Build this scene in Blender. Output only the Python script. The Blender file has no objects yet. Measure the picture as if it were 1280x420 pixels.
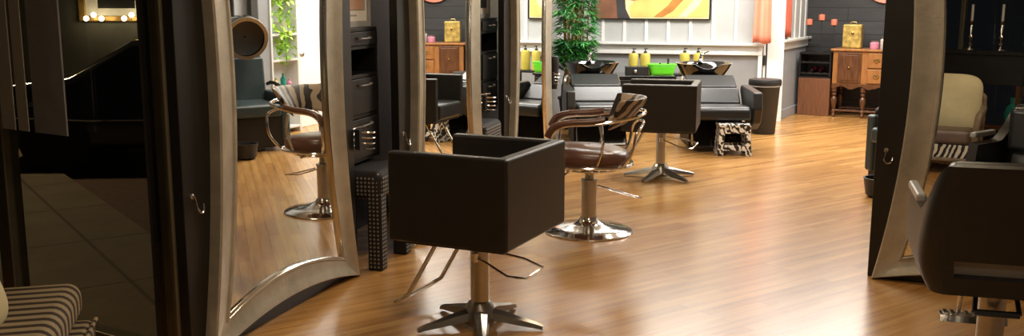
import bpy, bmesh, math, random
from mathutils import Vector, Matrix
random.seed(7)
PI = math.pi
sc = bpy.context.scene
COL = sc.collection
rad = math.radians

# ------------------------------------------------------------------ materials
def mat(name, col, rough=.5, metal=0., var=.12, scale=8., bump=0., coat=0., stretch=None, emit=0., spec=.5, bscale=None):
    m = bpy.data.materials.new(name); m.use_nodes = True
    nt = m.node_tree; N = nt.nodes; Lk = nt.links
    b = N['Principled BSDF']
    b.inputs['Roughness'].default_value = rough
    b.inputs['Metallic'].default_value = metal
    b.inputs['Coat Weight'].default_value = coat
    b.inputs['Specular IOR Level'].default_value = spec
    tc = N.new('ShaderNodeTexCoord'); mp = N.new('ShaderNodeMapping')
    Lk.new(tc.outputs['Object'], mp.inputs['Vector'])
    if stretch: mp.inputs['Scale'].default_value = stretch
    nz = N.new('ShaderNodeTexNoise'); nz.inputs['Scale'].default_value = scale; nz.inputs['Detail'].default_value = 4
    Lk.new(mp.outputs['Vector'], nz.inputs['Vector'])
    rp = N.new('ShaderNodeValToRGB')
    c0 = [max(0, c * (1 - var)) for c in col]; c1 = [min(1, c * (1 + var)) for c in col]
    rp.color_ramp.elements[0].position = .3; rp.color_ramp.elements[0].color = (*c0, 1)
    rp.color_ramp.elements[1].position = .7; rp.color_ramp.elements[1].color = (*c1, 1)
    Lk.new(nz.outputs['Fac'], rp.inputs['Fac']); Lk.new(rp.outputs['Color'], b.inputs['Base Color'])
    if bump:
        bp = N.new('ShaderNodeBump'); bp.inputs['Strength'].default_value = bump; bp.inputs['Distance'].default_value = .01
        if bscale:
            n2 = N.new('ShaderNodeTexNoise'); n2.inputs['Scale'].default_value = bscale
            Lk.new(mp.outputs['Vector'], n2.inputs['Vector']); Lk.new(n2.outputs['Fac'], bp.inputs['Height'])
        else: Lk.new(nz.outputs['Fac'], bp.inputs['Height'])
        Lk.new(bp.outputs['Normal'], b.inputs['Normal'])
    if emit:
        b.inputs['Emission Color'].default_value = (*col, 1); b.inputs['Emission Strength'].default_value = emit
    return m

def wave_mat(name, c0, c1, scale, dist, rough, rot=(0,0,0), detail=2., sharp=(.42,.55), dscale=1.5, metal=0):
    m = mat(name, c0, rough, metal); nt = m.node_tree; N = nt.nodes; Lk = nt.links
    tc = N.new('ShaderNodeTexCoord'); mp = N.new('ShaderNodeMapping'); mp.inputs['Rotation'].default_value = rot
    w = N.new('ShaderNodeTexWave'); w.inputs['Scale'].default_value = scale; w.inputs['Distortion'].default_value = dist
    w.inputs['Detail'].default_value = detail; w.inputs['Detail Scale'].default_value = dscale
    Lk.new(tc.outputs['Object'], mp.inputs['Vector']); Lk.new(mp.outputs['Vector'], w.inputs['Vector'])
    rp = N.new('ShaderNodeValToRGB')
    rp.color_ramp.elements[0].position = sharp[0]; rp.color_ramp.elements[0].color = (*c0, 1)
    rp.color_ramp.elements[1].position = sharp[1]; rp.color_ramp.elements[1].color = (*c1, 1)
    Lk.new(w.outputs['Fac'], rp.inputs['Fac']); Lk.new(rp.outputs['Color'], N['Principled BSDF'].inputs['Base Color'])
    return m

def dot_mat(name, c0, c1, scale):
    m = mat(name, c0, .8); nt = m.node_tree; N = nt.nodes; Lk = nt.links
    tc = N.new('ShaderNodeTexCoord'); mp = N.new('ShaderNodeMapping'); mp.inputs['Rotation'].default_value = (0, 0, 0)
    v = N.new('ShaderNodeTexVoronoi'); v.inputs['Scale'].default_value = scale; v.inputs['Randomness'].default_value = 0.0
    Lk.new(tc.outputs['Object'], mp.inputs['Vector']); Lk.new(mp.outputs['Vector'], v.inputs['Vector'])
    rp = N.new('ShaderNodeValToRGB'); rp.color_ramp.interpolation = 'CONSTANT'
    rp.color_ramp.elements[0].position = 0; rp.color_ramp.elements[0].color = (*c1, 1)
    rp.color_ramp.elements[1].position = .30; rp.color_ramp.elements[1].color = (*c0, 1)
    Lk.new(v.outputs['Distance'], rp.inputs['Fac']); Lk.new(rp.outputs['Color'], N['Principled BSDF'].inputs['Base Color'])
    return m

def brick_mat(name, ca, cb, cm, bw, rh, mortar, rot, rough, offset=.5, grain=None, coat=0., bump=0., plane='xy', bias=0.):
    m = mat(name, ca, rough, coat=coat); nt = m.node_tree; N = nt.nodes; Lk = nt.links
    tc = N.new('ShaderNodeTexCoord'); mp = N.new('ShaderNodeMapping')
    mp.inputs['Rotation'].default_value = rot
    Lk.new(tc.outputs['Object'], mp.inputs['Vector'])
    b = N.new('ShaderNodeTexBrick'); b.offset = offset
    b.inputs['Color1'].default_value = (*ca, 1); b.inputs['Color2'].default_value = (*cb, 1); b.inputs['Mortar'].default_value = (*cm, 1)
    b.inputs['Scale'].default_value = 1; b.inputs['Brick Width'].default_value = bw; b.inputs['Row Height'].default_value = rh
    b.inputs['Mortar Size'].default_value = mortar; b.inputs['Bias'].default_value = bias
    Lk.new(mp.outputs['Vector'], b.inputs['Vector'])
    out = b.outputs['Color']
    P = N['Principled BSDF']
    if grain:
        m2 = N.new('ShaderNodeMapping'); m2.inputs['Scale'].default_value = grain[0]
        Lk.new(mp.outputs['Vector'], m2.inputs['Vector'])
        nz = N.new('ShaderNodeTexNoise'); nz.inputs['Scale'].default_value = 1; nz.inputs['Detail'].default_value = 6; nz.inputs['Roughness'].default_value = .6
        Lk.new(m2.outputs['Vector'], nz.inputs['Vector'])
        rp = N.new('ShaderNodeValToRGB'); g = grain[1]
        rp.color_ramp.elements[0].position = .3; rp.color_ramp.elements[0].color = (g, g*.93, g*.86, 1)
        rp.color_ramp.elements[1].position = .68; rp.color_ramp.elements[1].color = (1, 1, 1, 1)
        Lk.new(nz.outputs['Fac'], rp.inputs['Fac'])
        mx = N.new('ShaderNodeMixRGB'); mx.blend_type = 'MULTIPLY'; mx.inputs[0].default_value = 1
        Lk.new(out, mx.inputs[1]); Lk.new(rp.outputs['Color'], mx.inputs[2]); out = mx.outputs[0]
        if bump:
            bp = N.new('ShaderNodeBump'); bp.inputs['Strength'].default_value = bump; bp.inputs['Distance'].default_value = .002
            Lk.new(nz.outputs['Fac'], bp.inputs['Height']); Lk.new(bp.outputs['Normal'], P.inputs['Normal'])
    Lk.new(out, P.inputs['Base Color'])
    return m

M = {}
M['floor'] = brick_mat('honey_laminate', (.60,.335,.115), (.45,.225,.066), (.33,.15,.045), .95, .068, .0012, (0,0,rad(-36)), .27,
                       offset=.37, grain=((1.6, 24, 1), .62), coat=.16, bump=.03)
M['floor'].node_tree.nodes['Principled BSDF'].inputs['Coat Roughness'].default_value = .24
M['blackleather'] = mat('black_leather', (.013,.0115,.010), .42, var=.15, scale=14, bump=.08, bscale=160)
M['padleather'] = mat('black_vinyl', (.015,.016,.017), .30, scale=10, bump=.06, bscale=120)
M['teal'] = mat('dark_teal_vinyl', (.030,.045,.048), .36, scale=10, bump=.06, bscale=120)
M['blackgloss'] = mat('black_gloss', (.008,.008,.008), .08, scale=10, coat=.6)
M['blackboard'] = mat('black_lacquered_board', (.011,.010,.008), .38, var=.2, scale=5)
M['blackwood'] = mat('black_painted_wood', (.007,.0065,.006), .40, var=.2, scale=5)
M['blackplastic'] = mat('black_plastic', (.014,.014,.014), .45)
M['chrome'] = mat('chrome', (.72,.71,.69), .12, 1., var=.05)
M['steel'] = mat('brushed_steel', (.52,.50,.47), .30, 1., var=.08, stretch=(1,1,30))
M['cast'] = mat('polished_cast_metal', (.36,.34,.31), .30, 1., var=.12)
M['silverframe'] = mat('champagne_silver_leaf', (.50,.46,.37), .42, .55, var=.16, scale=9, bump=.12, bscale=60)
M['silverlip'] = mat('bright_silver_bead', (.75,.72,.66), .18, 1., var=.05)
M['mirror'] = mat('mirror_glass', (.86,.88,.86), .004, 1., var=0.)
M['brownleather'] = mat('brown_leather', (.115,.050,.032), .30, var=.25, scale=6, bump=.1, bscale=90)
M['zebra'] = wave_mat('zebra_print', (.02,.013,.01), (.40,.31,.22), 5.0, 6., .5, rot=(.5,.3,.4), sharp=(.46,.52), dscale=1.2)
M['zebrabw'] = wave_mat('zebra_print_cotton', (.015,.013,.012), (.62,.58,.50), 7.0, 6., .8, rot=(.2,.3,.2), sharp=(.46,.52), dscale=1.0)
M['stripe'] = wave_mat('striped_upholstery', (.035,.020,.010), (.30,.235,.14), 5.0, 0., .8, rot=(0,0,rad(90)), detail=0, sharp=(.38,.50))
M['cream'] = mat('cream_cotton', (.62,.55,.34), .85, var=.1, scale=5, bump=.35, bscale=14)
M['dots'] = dot_mat('dotted_fabric', (.010,.009,.010), (.26,.23,.19), 44)
M['wallgrey'] = mat('pale_grey_paint', (.42,.43,.425), .6, var=.03)
M['walllow'] = mat('mid_grey_paint', (.27,.275,.28), .6, var=.04)
M['nookgrey'] = mat('cool_grey_paint', (.33,.34,.36), .6, var=.04)
M['white'] = mat('white_paint', (.70,.70,.68), .4, var=.02)
M['doorwhite'] = mat('white_door_paint', (.85,.86,.82), .5, var=.02)
M['blackwall'] = mat('black_wall_paint', (.012,.012,.012), .5, var=.2)
M['blackplank'] = brick_mat('charcoal_plank_wall', (.045,.046,.050), (.032,.033,.036), (.010,.010,.010), 1.3, .17, .006, (rad(90),0,0), .55, grain=((3,14,1), .75))
M['ceiling'] = mat('ceiling_white', (.72,.70,.66), .8, var=.03)
M['oak'] = mat('warm_oak', (.30,.125,.035), .38, var=.3, scale=5, stretch=(9,9,1.2), coat=.3)
M['oakdark'] = mat('dark_walnut', (.10,.038,.014), .34, var=.4, scale=5, stretch=(8,8,1.2), coat=.4)
M['rackwood'] = mat('reddish_brown_wood', (.17,.068,.030), .45, var=.3, scale=6, stretch=(14,14,.8))
M['brass'] = mat('brass', (.42,.26,.09), .32, 1., var=.15)
M['gold'] = mat('aged_gold_tin', (.46,.33,.09), .38, .35, var=.5, scale=16)
M['candle'] = mat('coral_candle', (.72,.20,.12), .5, var=.08)
M['peach'] = mat('peach_cloth', (.80,.27,.17), .75, var=.1, scale=3)
M['rust'] = mat('rust_cloth', (.42,.09,.05), .75, var=.15, scale=3)
M['olivebottle'] = mat('mustard_pump_bottle', (.42,.34,.055), .35, var=.08)
M['green'] = mat('lime_green_plastic', (.13,.70,.03), .35, var=.05)
M['leaf'] = mat('bamboo_leaf', (.085,.34,.07), .5, var=.5, scale=5)
M['leafblue'] = mat('deep_green_leaf', (.05,.25,.09), .5, var=.4, scale=5)
M['ivy'] = mat('yellow_green_leaf', (.36,.62,.05), .45, var=.3, scale=5)
M['cane'] = mat('bamboo_cane', (.46,.28,.09), .45, var=.3, scale=4, stretch=(6,6,14))
M['wicker'] = brick_mat('dark_wicker', (.035,.022,.015), (.020,.012,.009), (.004,.003,.003), .07, .022, .006, (rad(90),0,0), .5, grain=((60,60,60), .6))
M['canvasbrown'] = mat('art_brown', (.20,.085,.045), .6, var=.35, scale=3)
M['canvasdark'] = mat('art_charcoal', (.035,.035,.038), .6, var=.4, scale=3)
M['canvasyellow'] = mat('art_yellow', (.80,.52,.15), .55, var=.18, scale=4)
M['canvaspale'] = mat('art_pale_cream', (.86,.72,.38), .55, var=.1, scale=4)
M['canvasochre'] = mat('art_ochre', (.48,.20,.04), .55, var=.3, scale=5)
M['canvasred'] = mat('art_red', (.52,.10,.05), .55, var=.3, scale=6)
M['skin'] = mat('photo_skin_tone', (.50,.30,.21), .5, var=.12)
M['photogrey'] = mat('photo_backdrop', (.32,.34,.37), .5, var=.1)
M['paper'] = mat('white_mount_board', (.70,.68,.63), .6, var=.03)
M['greyframe'] = mat('grey_picture_frame', (.30,.30,.30), .45, var=.1)
M['damask'] = wave_mat('damask_print', (.015,.015,.015), (.80,.80,.78), 6.0, 9., .5, rot=(.6,.4,.8), sharp=(.48,.52), dscale=3.)
M['pink'] = mat('pink_glass', (.62,.24,.34), .2, var=.1)
M['glassjar'] = mat('pale_glass_jar', (.50,.46,.44), .12, var=.1)
M['tealglass'] = mat('teal_glass', (.03,.26,.22), .15, var=.2)
M['copperdisc'] = mat('rosy_copper', (.55,.17,.12), .35, .3, var=.3, scale=6)
M['sidewalk'] = brick_mat('paving_slabs', (.105,.088,.060), (.088,.074,.052), (.02,.016,.012), 1.1, .62, .012, (0,0,rad(55.5)), .8, offset=.0, grain=((3,3,3), .7))
M['asphalt'] = mat('reddish_asphalt', (.050,.026,.020), .85, var=.3, scale=20)
M['carpaint'] = mat('black_car_paint', (.012,.012,.013), .10, coat=1.)
M['carglass'] = mat('dark_car_window', (.01,.012,.014), .03, coat=1.)
M['rubber'] = mat('tyre_rubber', (.012,.012,.012), .8)
M['facade'] = mat('grey_stucco', (.13,.125,.105), .85, var=.1, scale=6)
M['goldframe'] = mat('gilt_frame', (.42,.25,.07), .4, .5, var=.2)
M['darkart'] = mat('dark_picture', (.012,.010,.010), .4, var=.3)
M['bulb'] = mat('lit_bulb', (1.,.82,.55), .4, emit=30.)
M['slat'] = mat('grey_blind_slat', (.46,.44,.36), .6, var=.06)
M['bronze'] = mat('olive_bronze_metal', (.17,.15,.10), .35, .6, var=.12)
M['brownpost'] = mat('brown_post', (.16,.085,.045), .6, var=.2, stretch=(6,6,1))
M['armwood'] = mat('weathered_carved_wood', (.20,.15,.10), .55, var=.3, scale=12)
M['taupe'] = mat('taupe_leather', (.13,.085,.065), .4, var=.15)
M['curtain'] = wave_mat('striped_curtain', (.12,.08,.04), (.60,.54,.40), 14., .0, .8, detail=0, sharp=(.40,.5))
M['wine'] = mat('dark_wine_glass', (.03,.004,.006), .1, coat=1.)
M['lightpanel'] = mat('fluorescent_diffuser', (1.,.97,.90), .5, emit=5.)
M['bowl'] = mat('black_porcelain', (.010,.010,.011), .06, coat=1.)
M['greypad'] = mat('light_grey_vinyl', (.34,.34,.33), .35, var=.08)

def glass_mat():
    m = bpy.data.materials.new('window_glass'); m.use_nodes = True
    nt = m.node_tree; N = nt.nodes; Lk = nt.links
    for n in list(N): N.remove(n)
    o = N.new('ShaderNodeOutputMaterial'); mx = N.new('ShaderNodeMixShader'); t = N.new('ShaderNodeBsdfTransparent'); g = N.new('ShaderNodeBsdfGlossy')
    t.inputs['Color'].default_value = (.80,.80,.74,1)
    g.inputs['Roughness'].default_value = .0; g.inputs['Color'].default_value = (.9,.9,.9,1)
    lw = N.new('ShaderNodeLayerWeight'); lw.inputs['Blend'].default_value = .5
    pw = N.new('ShaderNodeMath'); pw.operation = 'POWER'; pw.inputs[1].default_value = 4.
    ad = N.new('ShaderNodeMath'); ad.operation = 'MULTIPLY_ADD'; ad.inputs[1].default_value = .55; ad.inputs[2].default_value = .04
    Lk.new(lw.outputs['Facing'], pw.inputs[0]); Lk.new(pw.outputs[0], ad.inputs[0]); Lk.new(ad.outputs[0], mx.inputs[0])
    Lk.new(t.outputs[0], mx.inputs[1]); Lk.new(g.outputs[0], mx.inputs[2]); Lk.new(mx.outputs[0], o.inputs['Surface'])
    return m
M['glass'] = glass_mat()

# ------------------------------------------------------------------ mesh builder
class MB:
    def __init__(s): s.b = bmesh.new()
    def faces(s, vs, fs):
        v = [s.b.verts.new(p) for p in vs]
        for f in fs:
            try: s.b.faces.new([v[i] for i in f])
            except ValueError: pass
        return s
    def box(s, x0, x1, y0, y1, z0, z1, T=None):
        vs = [Vector(p) for p in ((x0,y0,z0),(x1,y0,z0),(x1,y1,z0),(x0,y1,z0),(x0,y0,z1),(x1,y0,z1),(x1,y1,z1),(x0,y1,z1))]
        if T: vs = [T @ v for v in vs]
        return s.faces(vs, [(0,3,2,1),(4,5,6,7),(0,1,5,4),(1,2,6,5),(2,3,7,6),(3,0,4,7)])
    def prism(s, poly, a0, a1, axis='y', T=None):
        def P(u, w, a): return Vector({'y':(u,a,w),'x':(a,u,w),'z':(u,w,a)}[axis])
        n = len(poly); vs = [P(u,w,a0) for u,w in poly] + [P(u,w,a1) for u,w in poly]
        if T: vs = [T @ v for v in vs]
        return s.faces(vs, [tuple(range(n)), tuple(range(2*n-1, n-1, -1))] + [(i,(i+1)%n,n+(i+1)%n,n+i) for i in range(n)])
    def lathe(s, prof, c=(0,0,0), n=24, T=None, caps=True):
        vs = []
        for r, z in prof:
            for k in range(n):
                a = 2*PI*k/n; v = Vector((c[0]+r*math.cos(a), c[1]+r*math.sin(a), c[2]+z))
                vs.append(T @ v if T else v)
        fs = [(i*n+k, i*n+(k+1)%n, (i+1)*n+(k+1)%n, (i+1)*n+k) for i in range(len(prof)-1) for k in range(n)]
        if caps: fs += [tuple(range(n-1,-1,-1)), tuple((len(prof)-1)*n+k for k in range(n))]
        return s.faces(vs, fs)
    def tube(s, pts, r, n=8, closed=False, smooth=0, rr=None, sy=1.):
        P = [Vector(p) for p in pts]
        if smooth:
            Q = []; m = len(P)
            rng = range(m if closed else m-1)
            for i in rng:
                p0 = P[(i-1)%m] if closed or i>0 else P[i]; p1 = P[i]; p2 = P[(i+1)%m]; p3 = P[(i+2)%m] if closed or i+2<m else p2
                for k in range(smooth):
                    t = k/smooth
                    Q.append(.5*((2*p1)+(p2-p0)*t+(2*p0-5*p1+4*p2-p3)*t*t+(3*p1-p0-3*p2+p3)*t**3))
            if not closed: Q.append(P[-1])
            P = Q
        m = len(P); R = [r if rr is None else rr[0]+(rr[1]-rr[0])*i/max(1,m-1) for i in range(m)]
        up = None; vs = []
        for i in range(m):
            a = P[(i-1)%m] if closed or i>0 else P[i]; b = P[(i+1)%m] if closed or i<m-1 else P[i]
            t = (b-a).normalized()
            if up is None:
                up = Vector((0,0,1)) if abs(t.z) < .9 else Vector((1,0,0))
            u = (up - t*up.dot(t)).normalized(); w = t.cross(u); up = u
            for k in range(n):
                an = 2*PI*k/n; vs.append(P[i] + (u*math.cos(an)*sy + w*math.sin(an))*R[i])
        fs = [(i*n+k, i*n+(k+1)%n, ((i+1)%m)*n+(k+1)%n, ((i+1)%m)*n+k) for i in range(m if closed else m-1) for k in range(n)]
        if not closed: fs += [tuple(range(n-1,-1,-1)), tuple((m-1)*n+k for k in range(n))]
        return s.faces(vs, fs)
    def ball(s, c, r, n=12, sc3=(1,1,1), T=None):
        prof = [(max(1e-4, r*math.sin(PI*i/n)), -r*math.cos(PI*i/n)) for i in range(n+1)]
        vs0 = Matrix.Translation(c) @ Matrix.Diagonal((*sc3,1))
        return s.lathe(prof, (0,0,0), 16, (T @ vs0) if T else vs0)
    def grid(s, f, nu, nv, cu=False, skip=None):
        vs = [f(i/(nu if cu else nu-1) if nu>1 else 0, j/(nv-1)) for j in range(nv) for i in range(nu)]
        fs = []
        for j in range(nv-1):
            for i in range(nu if cu else nu-1):
                if skip and skip((i+.5)/(nu-1), (j+.5)/(nv-1)): continue
                fs.append((j*nu+i, j*nu+(i+1)%nu, (j+1)*nu+(i+1)%nu, (j+1)*nu+i))
        return s.faces(vs, fs)
    def build(s, name, m, parent=None, bevel=0., seg=3, smooth=True, sub=0, solid=0., soff=0.):
        me = bpy.data.meshes.new(name); bmesh.ops.recalc_face_normals(s.b, faces=s.b.faces); s.b.to_mesh(me); s.b.free()
        me.materials.append(M[m] if isinstance(m, str) else m)
        o = bpy.data.objects.new(name, me); COL.objects.link(o)
        if parent: o.parent = parent
        if solid:
            md = o.modifiers.new('solid','SOLIDIFY'); md.thickness = solid; md.offset = soff
        if bevel:
            md = o.modifiers.new('bevel','BEVEL'); md.width = bevel; md.segments = seg; md.limit_method = 'ANGLE'; md.harden_normals = True
        if sub:
            md = o.modifiers.new('sub','SUBSURF'); md.levels = sub; md.render_levels = sub
        if smooth:
            for p in me.polygons: p.use_smooth = True
            if not sub and not bevel:
                try: me.set_sharp_from_angle(angle=rad(38))
                except Exception: pass
        return o

def tag(o, label=None, cat=None, group=None, kind=None):
    if label: o['label'] = label
    if cat: o['category'] = cat
    if group: o['group'] = group
    if kind: o['kind'] = kind
    return o
def thing(name, label, cat, loc=(0,0,0), rz=0., group=None):
    o = bpy.data.objects.new(name, None); COL.objects.link(o); o.location = loc; o.rotation_euler = (0,0,rz); o.empty_display_size = .1
    return tag(o, label, cat, group)
def struct(o): o['kind'] = 'structure'; return o
def place(o, loc, rz=0.): o.location = loc; o.rotation_euler = (0,0,rz); return o
def children(o): return [c for c in list(COL.objects) if c.parent == o]
def dup(o, loc=None, rz=None, label=None, parent=None):
    c = o.copy(); COL.objects.link(c)
    if parent: c.parent = parent
    if loc is not None: c.location = loc
    if rz is not None: c.rotation_euler = (0,0,rz)
    if label: c['label'] = label
    for ch in children(o): dup(ch, parent=c)
    return c
def facing(fx, fy): return math.atan2(fx, -fy)      # things are modelled facing -y

# room axes: s runs deeper along the left-hand wall, t runs out from it into the room
TH = rad(15.2); P0 = Vector((-.80, 5.20)); DV = Vector((math.sin(TH), math.cos(TH))); NV = Vector((DV.y, -DV.x))
def ST(s, t, z=0.): q = P0 + DV*s + NV*t; return (q.x, q.y, z)
RZL = PI/2 - TH                                     # local x = s, local -y = t

# ------------------------------------------------------------------ room shell
CEIL = 2.9
q = [(-1.37,3.92), (-3.62,5.32), ST(-6.6,-1.05), ST(-6.6,4.6), ST(2.6,4.6), ST(2.6,3.75), ST(7.35,3.75), ST(7.35,5.4), ST(9.6,5.4), ST(9.6,-.62), ST(0,-.62)]
fl = MB().prism([(p[0],p[1]) for p in q], -.05, 0, 'z').build('floor','floor', smooth=False); struct(fl)
ce = MB().prism([(p[0],p[1]) for p in q], CEIL, CEIL+.05, 'z').build('ceiling','ceiling', smooth=False); struct(ce)

def wall(name, a, b, z0, z1, th, m, side=1):
    a = Vector(a[:2]); b = Vector(b[:2]); L = (b-a).length
    o = MB().box(0, L, 0 if side>0 else -th, th if side>0 else 0, z0, z1).build(name, m, smooth=False)
    return struct(place(o, (a.x, a.y, 0), math.atan2(b.y-a.y, b.x-a.x)))
# left wall behind the stations (black), then the light wall beyond the last mirror
wall('wall_left', ST(0,-.5), ST(4.62,-.5), 0, CEIL, .1, 'blackwall')
wall('wall_left', (-1.395,3.97), ST(0,-.5), 0, CEIL, .1, 'blackwall')
wall('wall_left', ST(4.62,-.5), ST(7.6,-.5), .86, CEIL, .1, 'wallgrey')
wall('wall_left', ST(4.62,-.5), ST(7.6,-.5), 0, .86, .1, 'walllow')
wall('wall_left', ST(-6.6,-1.05), (-3.62,5.32), 0, CEIL, .1, 'blackwall')
# back wall of the wash area: light boards above, grey below
BW1 = 1.86
wall('wall_back', ST(7.6,-.5), ST(7.6,BW1), .86, CEIL, .12, 'wallgrey')
wall('wall_back', ST(7.6,-.5), ST(7.6,BW1), 0, .86, .12, 'walllow')
bt = MB()
for k in range(9):
    tt = -.32 + k*.272
    bt.box(tt-.018+.5, tt+.018+.5, -.014, 0, .95, CEIL)
struct(place(bt.build('trim_1','white', smooth=False), ST(7.6,-.5), RZL-PI/2))
rl = MB(); rl.box(0, BW1+.5+.06, -.09, 0, .915, .945); rl.box(0, BW1+.5+.03, -.03, 0, .845, .915); rl.box(0,BW1+.5+.05,-.05,0,.80,.845)
struct(place(rl.build('trim_2','white', bevel=.006), ST(7.6,-.5), RZL-PI/2))
r2 = MB(); r2.box(4.62, 7.6, 0, .08, .905, .935); r2.box(4.62,7.6,0,.03,.80,.905)
o = r2.build('trim_3','white', bevel=.006); struct(place(o, ST(0,-.5), RZL)); o.scale=(1,-1,1)
# door casing at the end of the back wall
dj = MB(); dj.box(0,.05,-.045,.14,0,CEIL); dj.box(.06,.09,.02,.12,0,CEIL); dj.box(.105,.30,.0,.10,0,CEIL)
struct(place(dj.build('door_1','white', bevel=.004), ST(7.6,BW1), RZL-PI/2))
hg = MB().box(.062,.088,.0,.03,.68,.80).box(.062,.088,0,.03,1.9,2.0)
place(hg.build('hinge','blackplastic'), (0,0,0)).parent = bpy.data.objects['door_1']
# passage wall and dark nook wall
PA = Vector((3.27,12.10)); PB = Vector((3.27+.492*1.75, 12.10+.870*1.75))
wall('wall_passage', PA, PB, .93, CEIL, .1, 'wallgrey')
wall('wall_passage', PA, PB, 0, .93, .1, 'nookgrey')
LP = (PB-PA).length; aP = math.atan2((PB-PA).y, (PB-PA).x)
r3 = MB(); r3.box(0,LP-.3,-.07,0,.955,.985); r3.box(0,LP-.3,-.025,0,.86,.955)
struct(place(r3.build('trim_4','white', bevel=.005), (PA.x,PA.y,0), aP))
struct(place(MB().box(0,LP,-.02,0,0,.115).build('baseboard_passage','nookgrey', bevel=.004), (PA.x,PA.y,0), aP))
b3 = MB()
for k in range(5): b3.box(.08+k*.27,.115+k*.27,-.012,0,.985,CEIL)
struct(place(b3.build('trim_5','white', smooth=False), (PA.x,PA.y,0), aP))
NW = Vector((3.80,13.30)); ND = Vector((.866,-.5))
wall('wall_nook', NW, NW+ND*2.35, 0, CEIL, .1, 'blackplank')
# right-hand wall (seen only in the mirrors) and the front of the shop
wall('wall_right', ST(7.35,3.75), ST(2.6,3.75), 0, CEIL, .1, 'wallgrey')
wall('wall_right', ST(2.6,4.6), ST(-6.6,4.6), 0, CEIL, .1, 'wallgrey')
wall('wall_right', ST(2.6,3.75), ST(2.6,4.6), 0, CEIL, .1, 'wallgrey')
wall('wall_right', ST(7.35,5.4), ST(7.35,3.85), 0, CEIL, .1, 'wallgrey')
wall('wall_right', ST(9.6,5.4), ST(7.35,5.4), 0, CEIL, .1, 'wallgrey')
# front wall with its big dark window
FA = Vector(ST(-5.9,-1.05)[:2]); FB = Vector(ST(-5.9,4.6)[:2]); LF = (FB-FA).length; aF = math.atan2((FB-FA).y,(FB-FA).x)
for (x0,x1,z0,z1) in ((0,LF,0,.24),(0,LF,2.35,CEIL),(0,.25,.24,2.35),(3.4,LF,.24,2.35)):
    o = MB().box(x0,x1,-.12,0,z0,z1).build('wall_front','blackwall', smooth=False); struct(place(o,(FA.x,FA.y,0),aF))
wf = MB()
for x in (.25,1.25,2.3,3.35): wf.box(x,x+.05,-.09,-.02,.24,2.35)
wf.box(.25,3.4,-.09,-.02,.24,.29); wf.box(.25,3.4,-.09,-.02,2.3,2.35)
w2 = struct(place(wf.build('window_2','bronze', bevel=.004),(FA.x,FA.y,0),aF))
o = MB().box(.27,3.38,-.06,-.054,.27,2.32).build('pane','glass', w2, smooth=False)
# left shop window
WO = Vector((-3.605,5.308,0)); rzW = math.atan2(-.53,.848)
wf = MB()
wf.box(2.545,2.62,.0,.05,0,CEIL); wf.box(1.43,1.53,-.04,.04,0,CEIL); wf.box(0,.08,-.05,.05,0,CEIL)
wf.box(0,2.6,-.04,.04,0,.06); wf.box(0,2.6,-.04,.04,2.5,2.6)
w1 = struct(place(wf.build('window_1','bronze', bevel=.008), WO, rzW))
MB().box(.05,2.60,-.004,.004,.05,2.52).build('pane','glass', w1, smooth=False)
wall('wall_left', WO, WO+Vector((.848,-.53,0))*2.62, 2.58, CEIL, .1, 'blackwall')
# door in the right wall (mirrored in the first mirror)
sD0, sD1 = 4.93, 5.75
od = MB(); od.box(0,sD1-sD0,0,.04,0,2.1)
d2 = struct(place(od.build('door_2','doorwhite', bevel=.006), ST(sD1,3.70), RZL+PI))
kb = MB(); kb.lathe([(.012,0),(.012,.03),(.03,.04),(.034,.055),(.022,.072),(.004,.076)], T=Matrix.Translation((.59,.0,.85)) @ Matrix.Rotation(PI/2,4,'X'))
kb.build('door_knob','steel', d2)
pl = MB(); pl.box(-.10,.10,0,.09,0,2.6)
struct(place(pl.build('trim_6','walllow', bevel=.01), ST(4.36,3.66), RZL))

# ------------------------------------------------------------------ mirror stations
HM = 2.30
def outline(n=22):
    O, I = [], []
    def add(xo,zo,xi,zi): O.append((xo,zo)); I.append((xi,zi))
    for k in range(n):      # bottom, left to right
        u = -1+2*k/n; b = 1-u*u
        add(.69*u, .09*b, .535*u, .14+.085*b)
    for k in range(n):      # right, upwards
        u = -1+2*k/n; b = 1-u*u
        add(.69-.13*b, HM/2+HM/2*u, .535-.13*b, HM/2+(HM/2-.14)*u)
    for k in range(n):
        u = 1-2*k/n; b = 1-u*u
        add(.69*u, HM-.09*b, .535*u, HM-.14-.085*b)
    for k in range(n):
        u = 1-2*k/n; b = 1-u*u
        add(-.69+.13*b, HM/2+HM/2*u, -.535+.13*b, HM/2+(HM/2-.14)*u)
    return O, I
def make_mirror(label, lean=0.):
    t = thing('framed_mirror', label, 'mirror')
    O, I = outline(); n = len(O)
    def ring(w, y): return [(O[i][0]*(1-w)+I[i][0]*w, y, O[i][1]*(1-w)+I[i][1]*w) for i in range(n)]
    rings = [ring(0,0), ring(0,-.050), ring(.05,-.058), ring(.12,-.056), ring(.35,-.044), ring(.6,-.036), ring(.82,-.034), ring(.86,-.040), ring(.93,-.040), ring(.95,-.03)]
    f = MB(); vs = [v for r in rings for v in r]
    f.faces(vs, [(j*n+i, j*n+(i+1)%n, (j+1)*n+(i+1)%n, (j+1)*n+i) for j in range(len(rings)-1) for i in range(n)])
    f.build('frame','silverframe', t)
    rings = [ring(.94,-.034), ring(.955,-.040), ring(.975,-.038), ring(1.,-.018), ring(1.0,-.002), ring(.94,-.002)]
    f = MB(); vs = [v for r in rings for v in r]
    f.faces(vs, [(j*n+i, j*n+(i+1)%n, (j+1)*n+(i+1)%n, (j+1)*n+i) for j in range(len(rings)-1) for i in range(n)])
    f.build('inner_bead','silverlip', t)
    g = MB(); P = ring(.985,-.020); Q = ring(.985,-.014)
    g.faces(P+Q, [tuple(range(n)), tuple(range(2*n-1,n-1,-1))]+[(i,(i+1)%n,n+(i+1)%n,n+i) for i in range(n)])
    g.build('mirror_glass','mirror', t, smooth=False)
    return t
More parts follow.
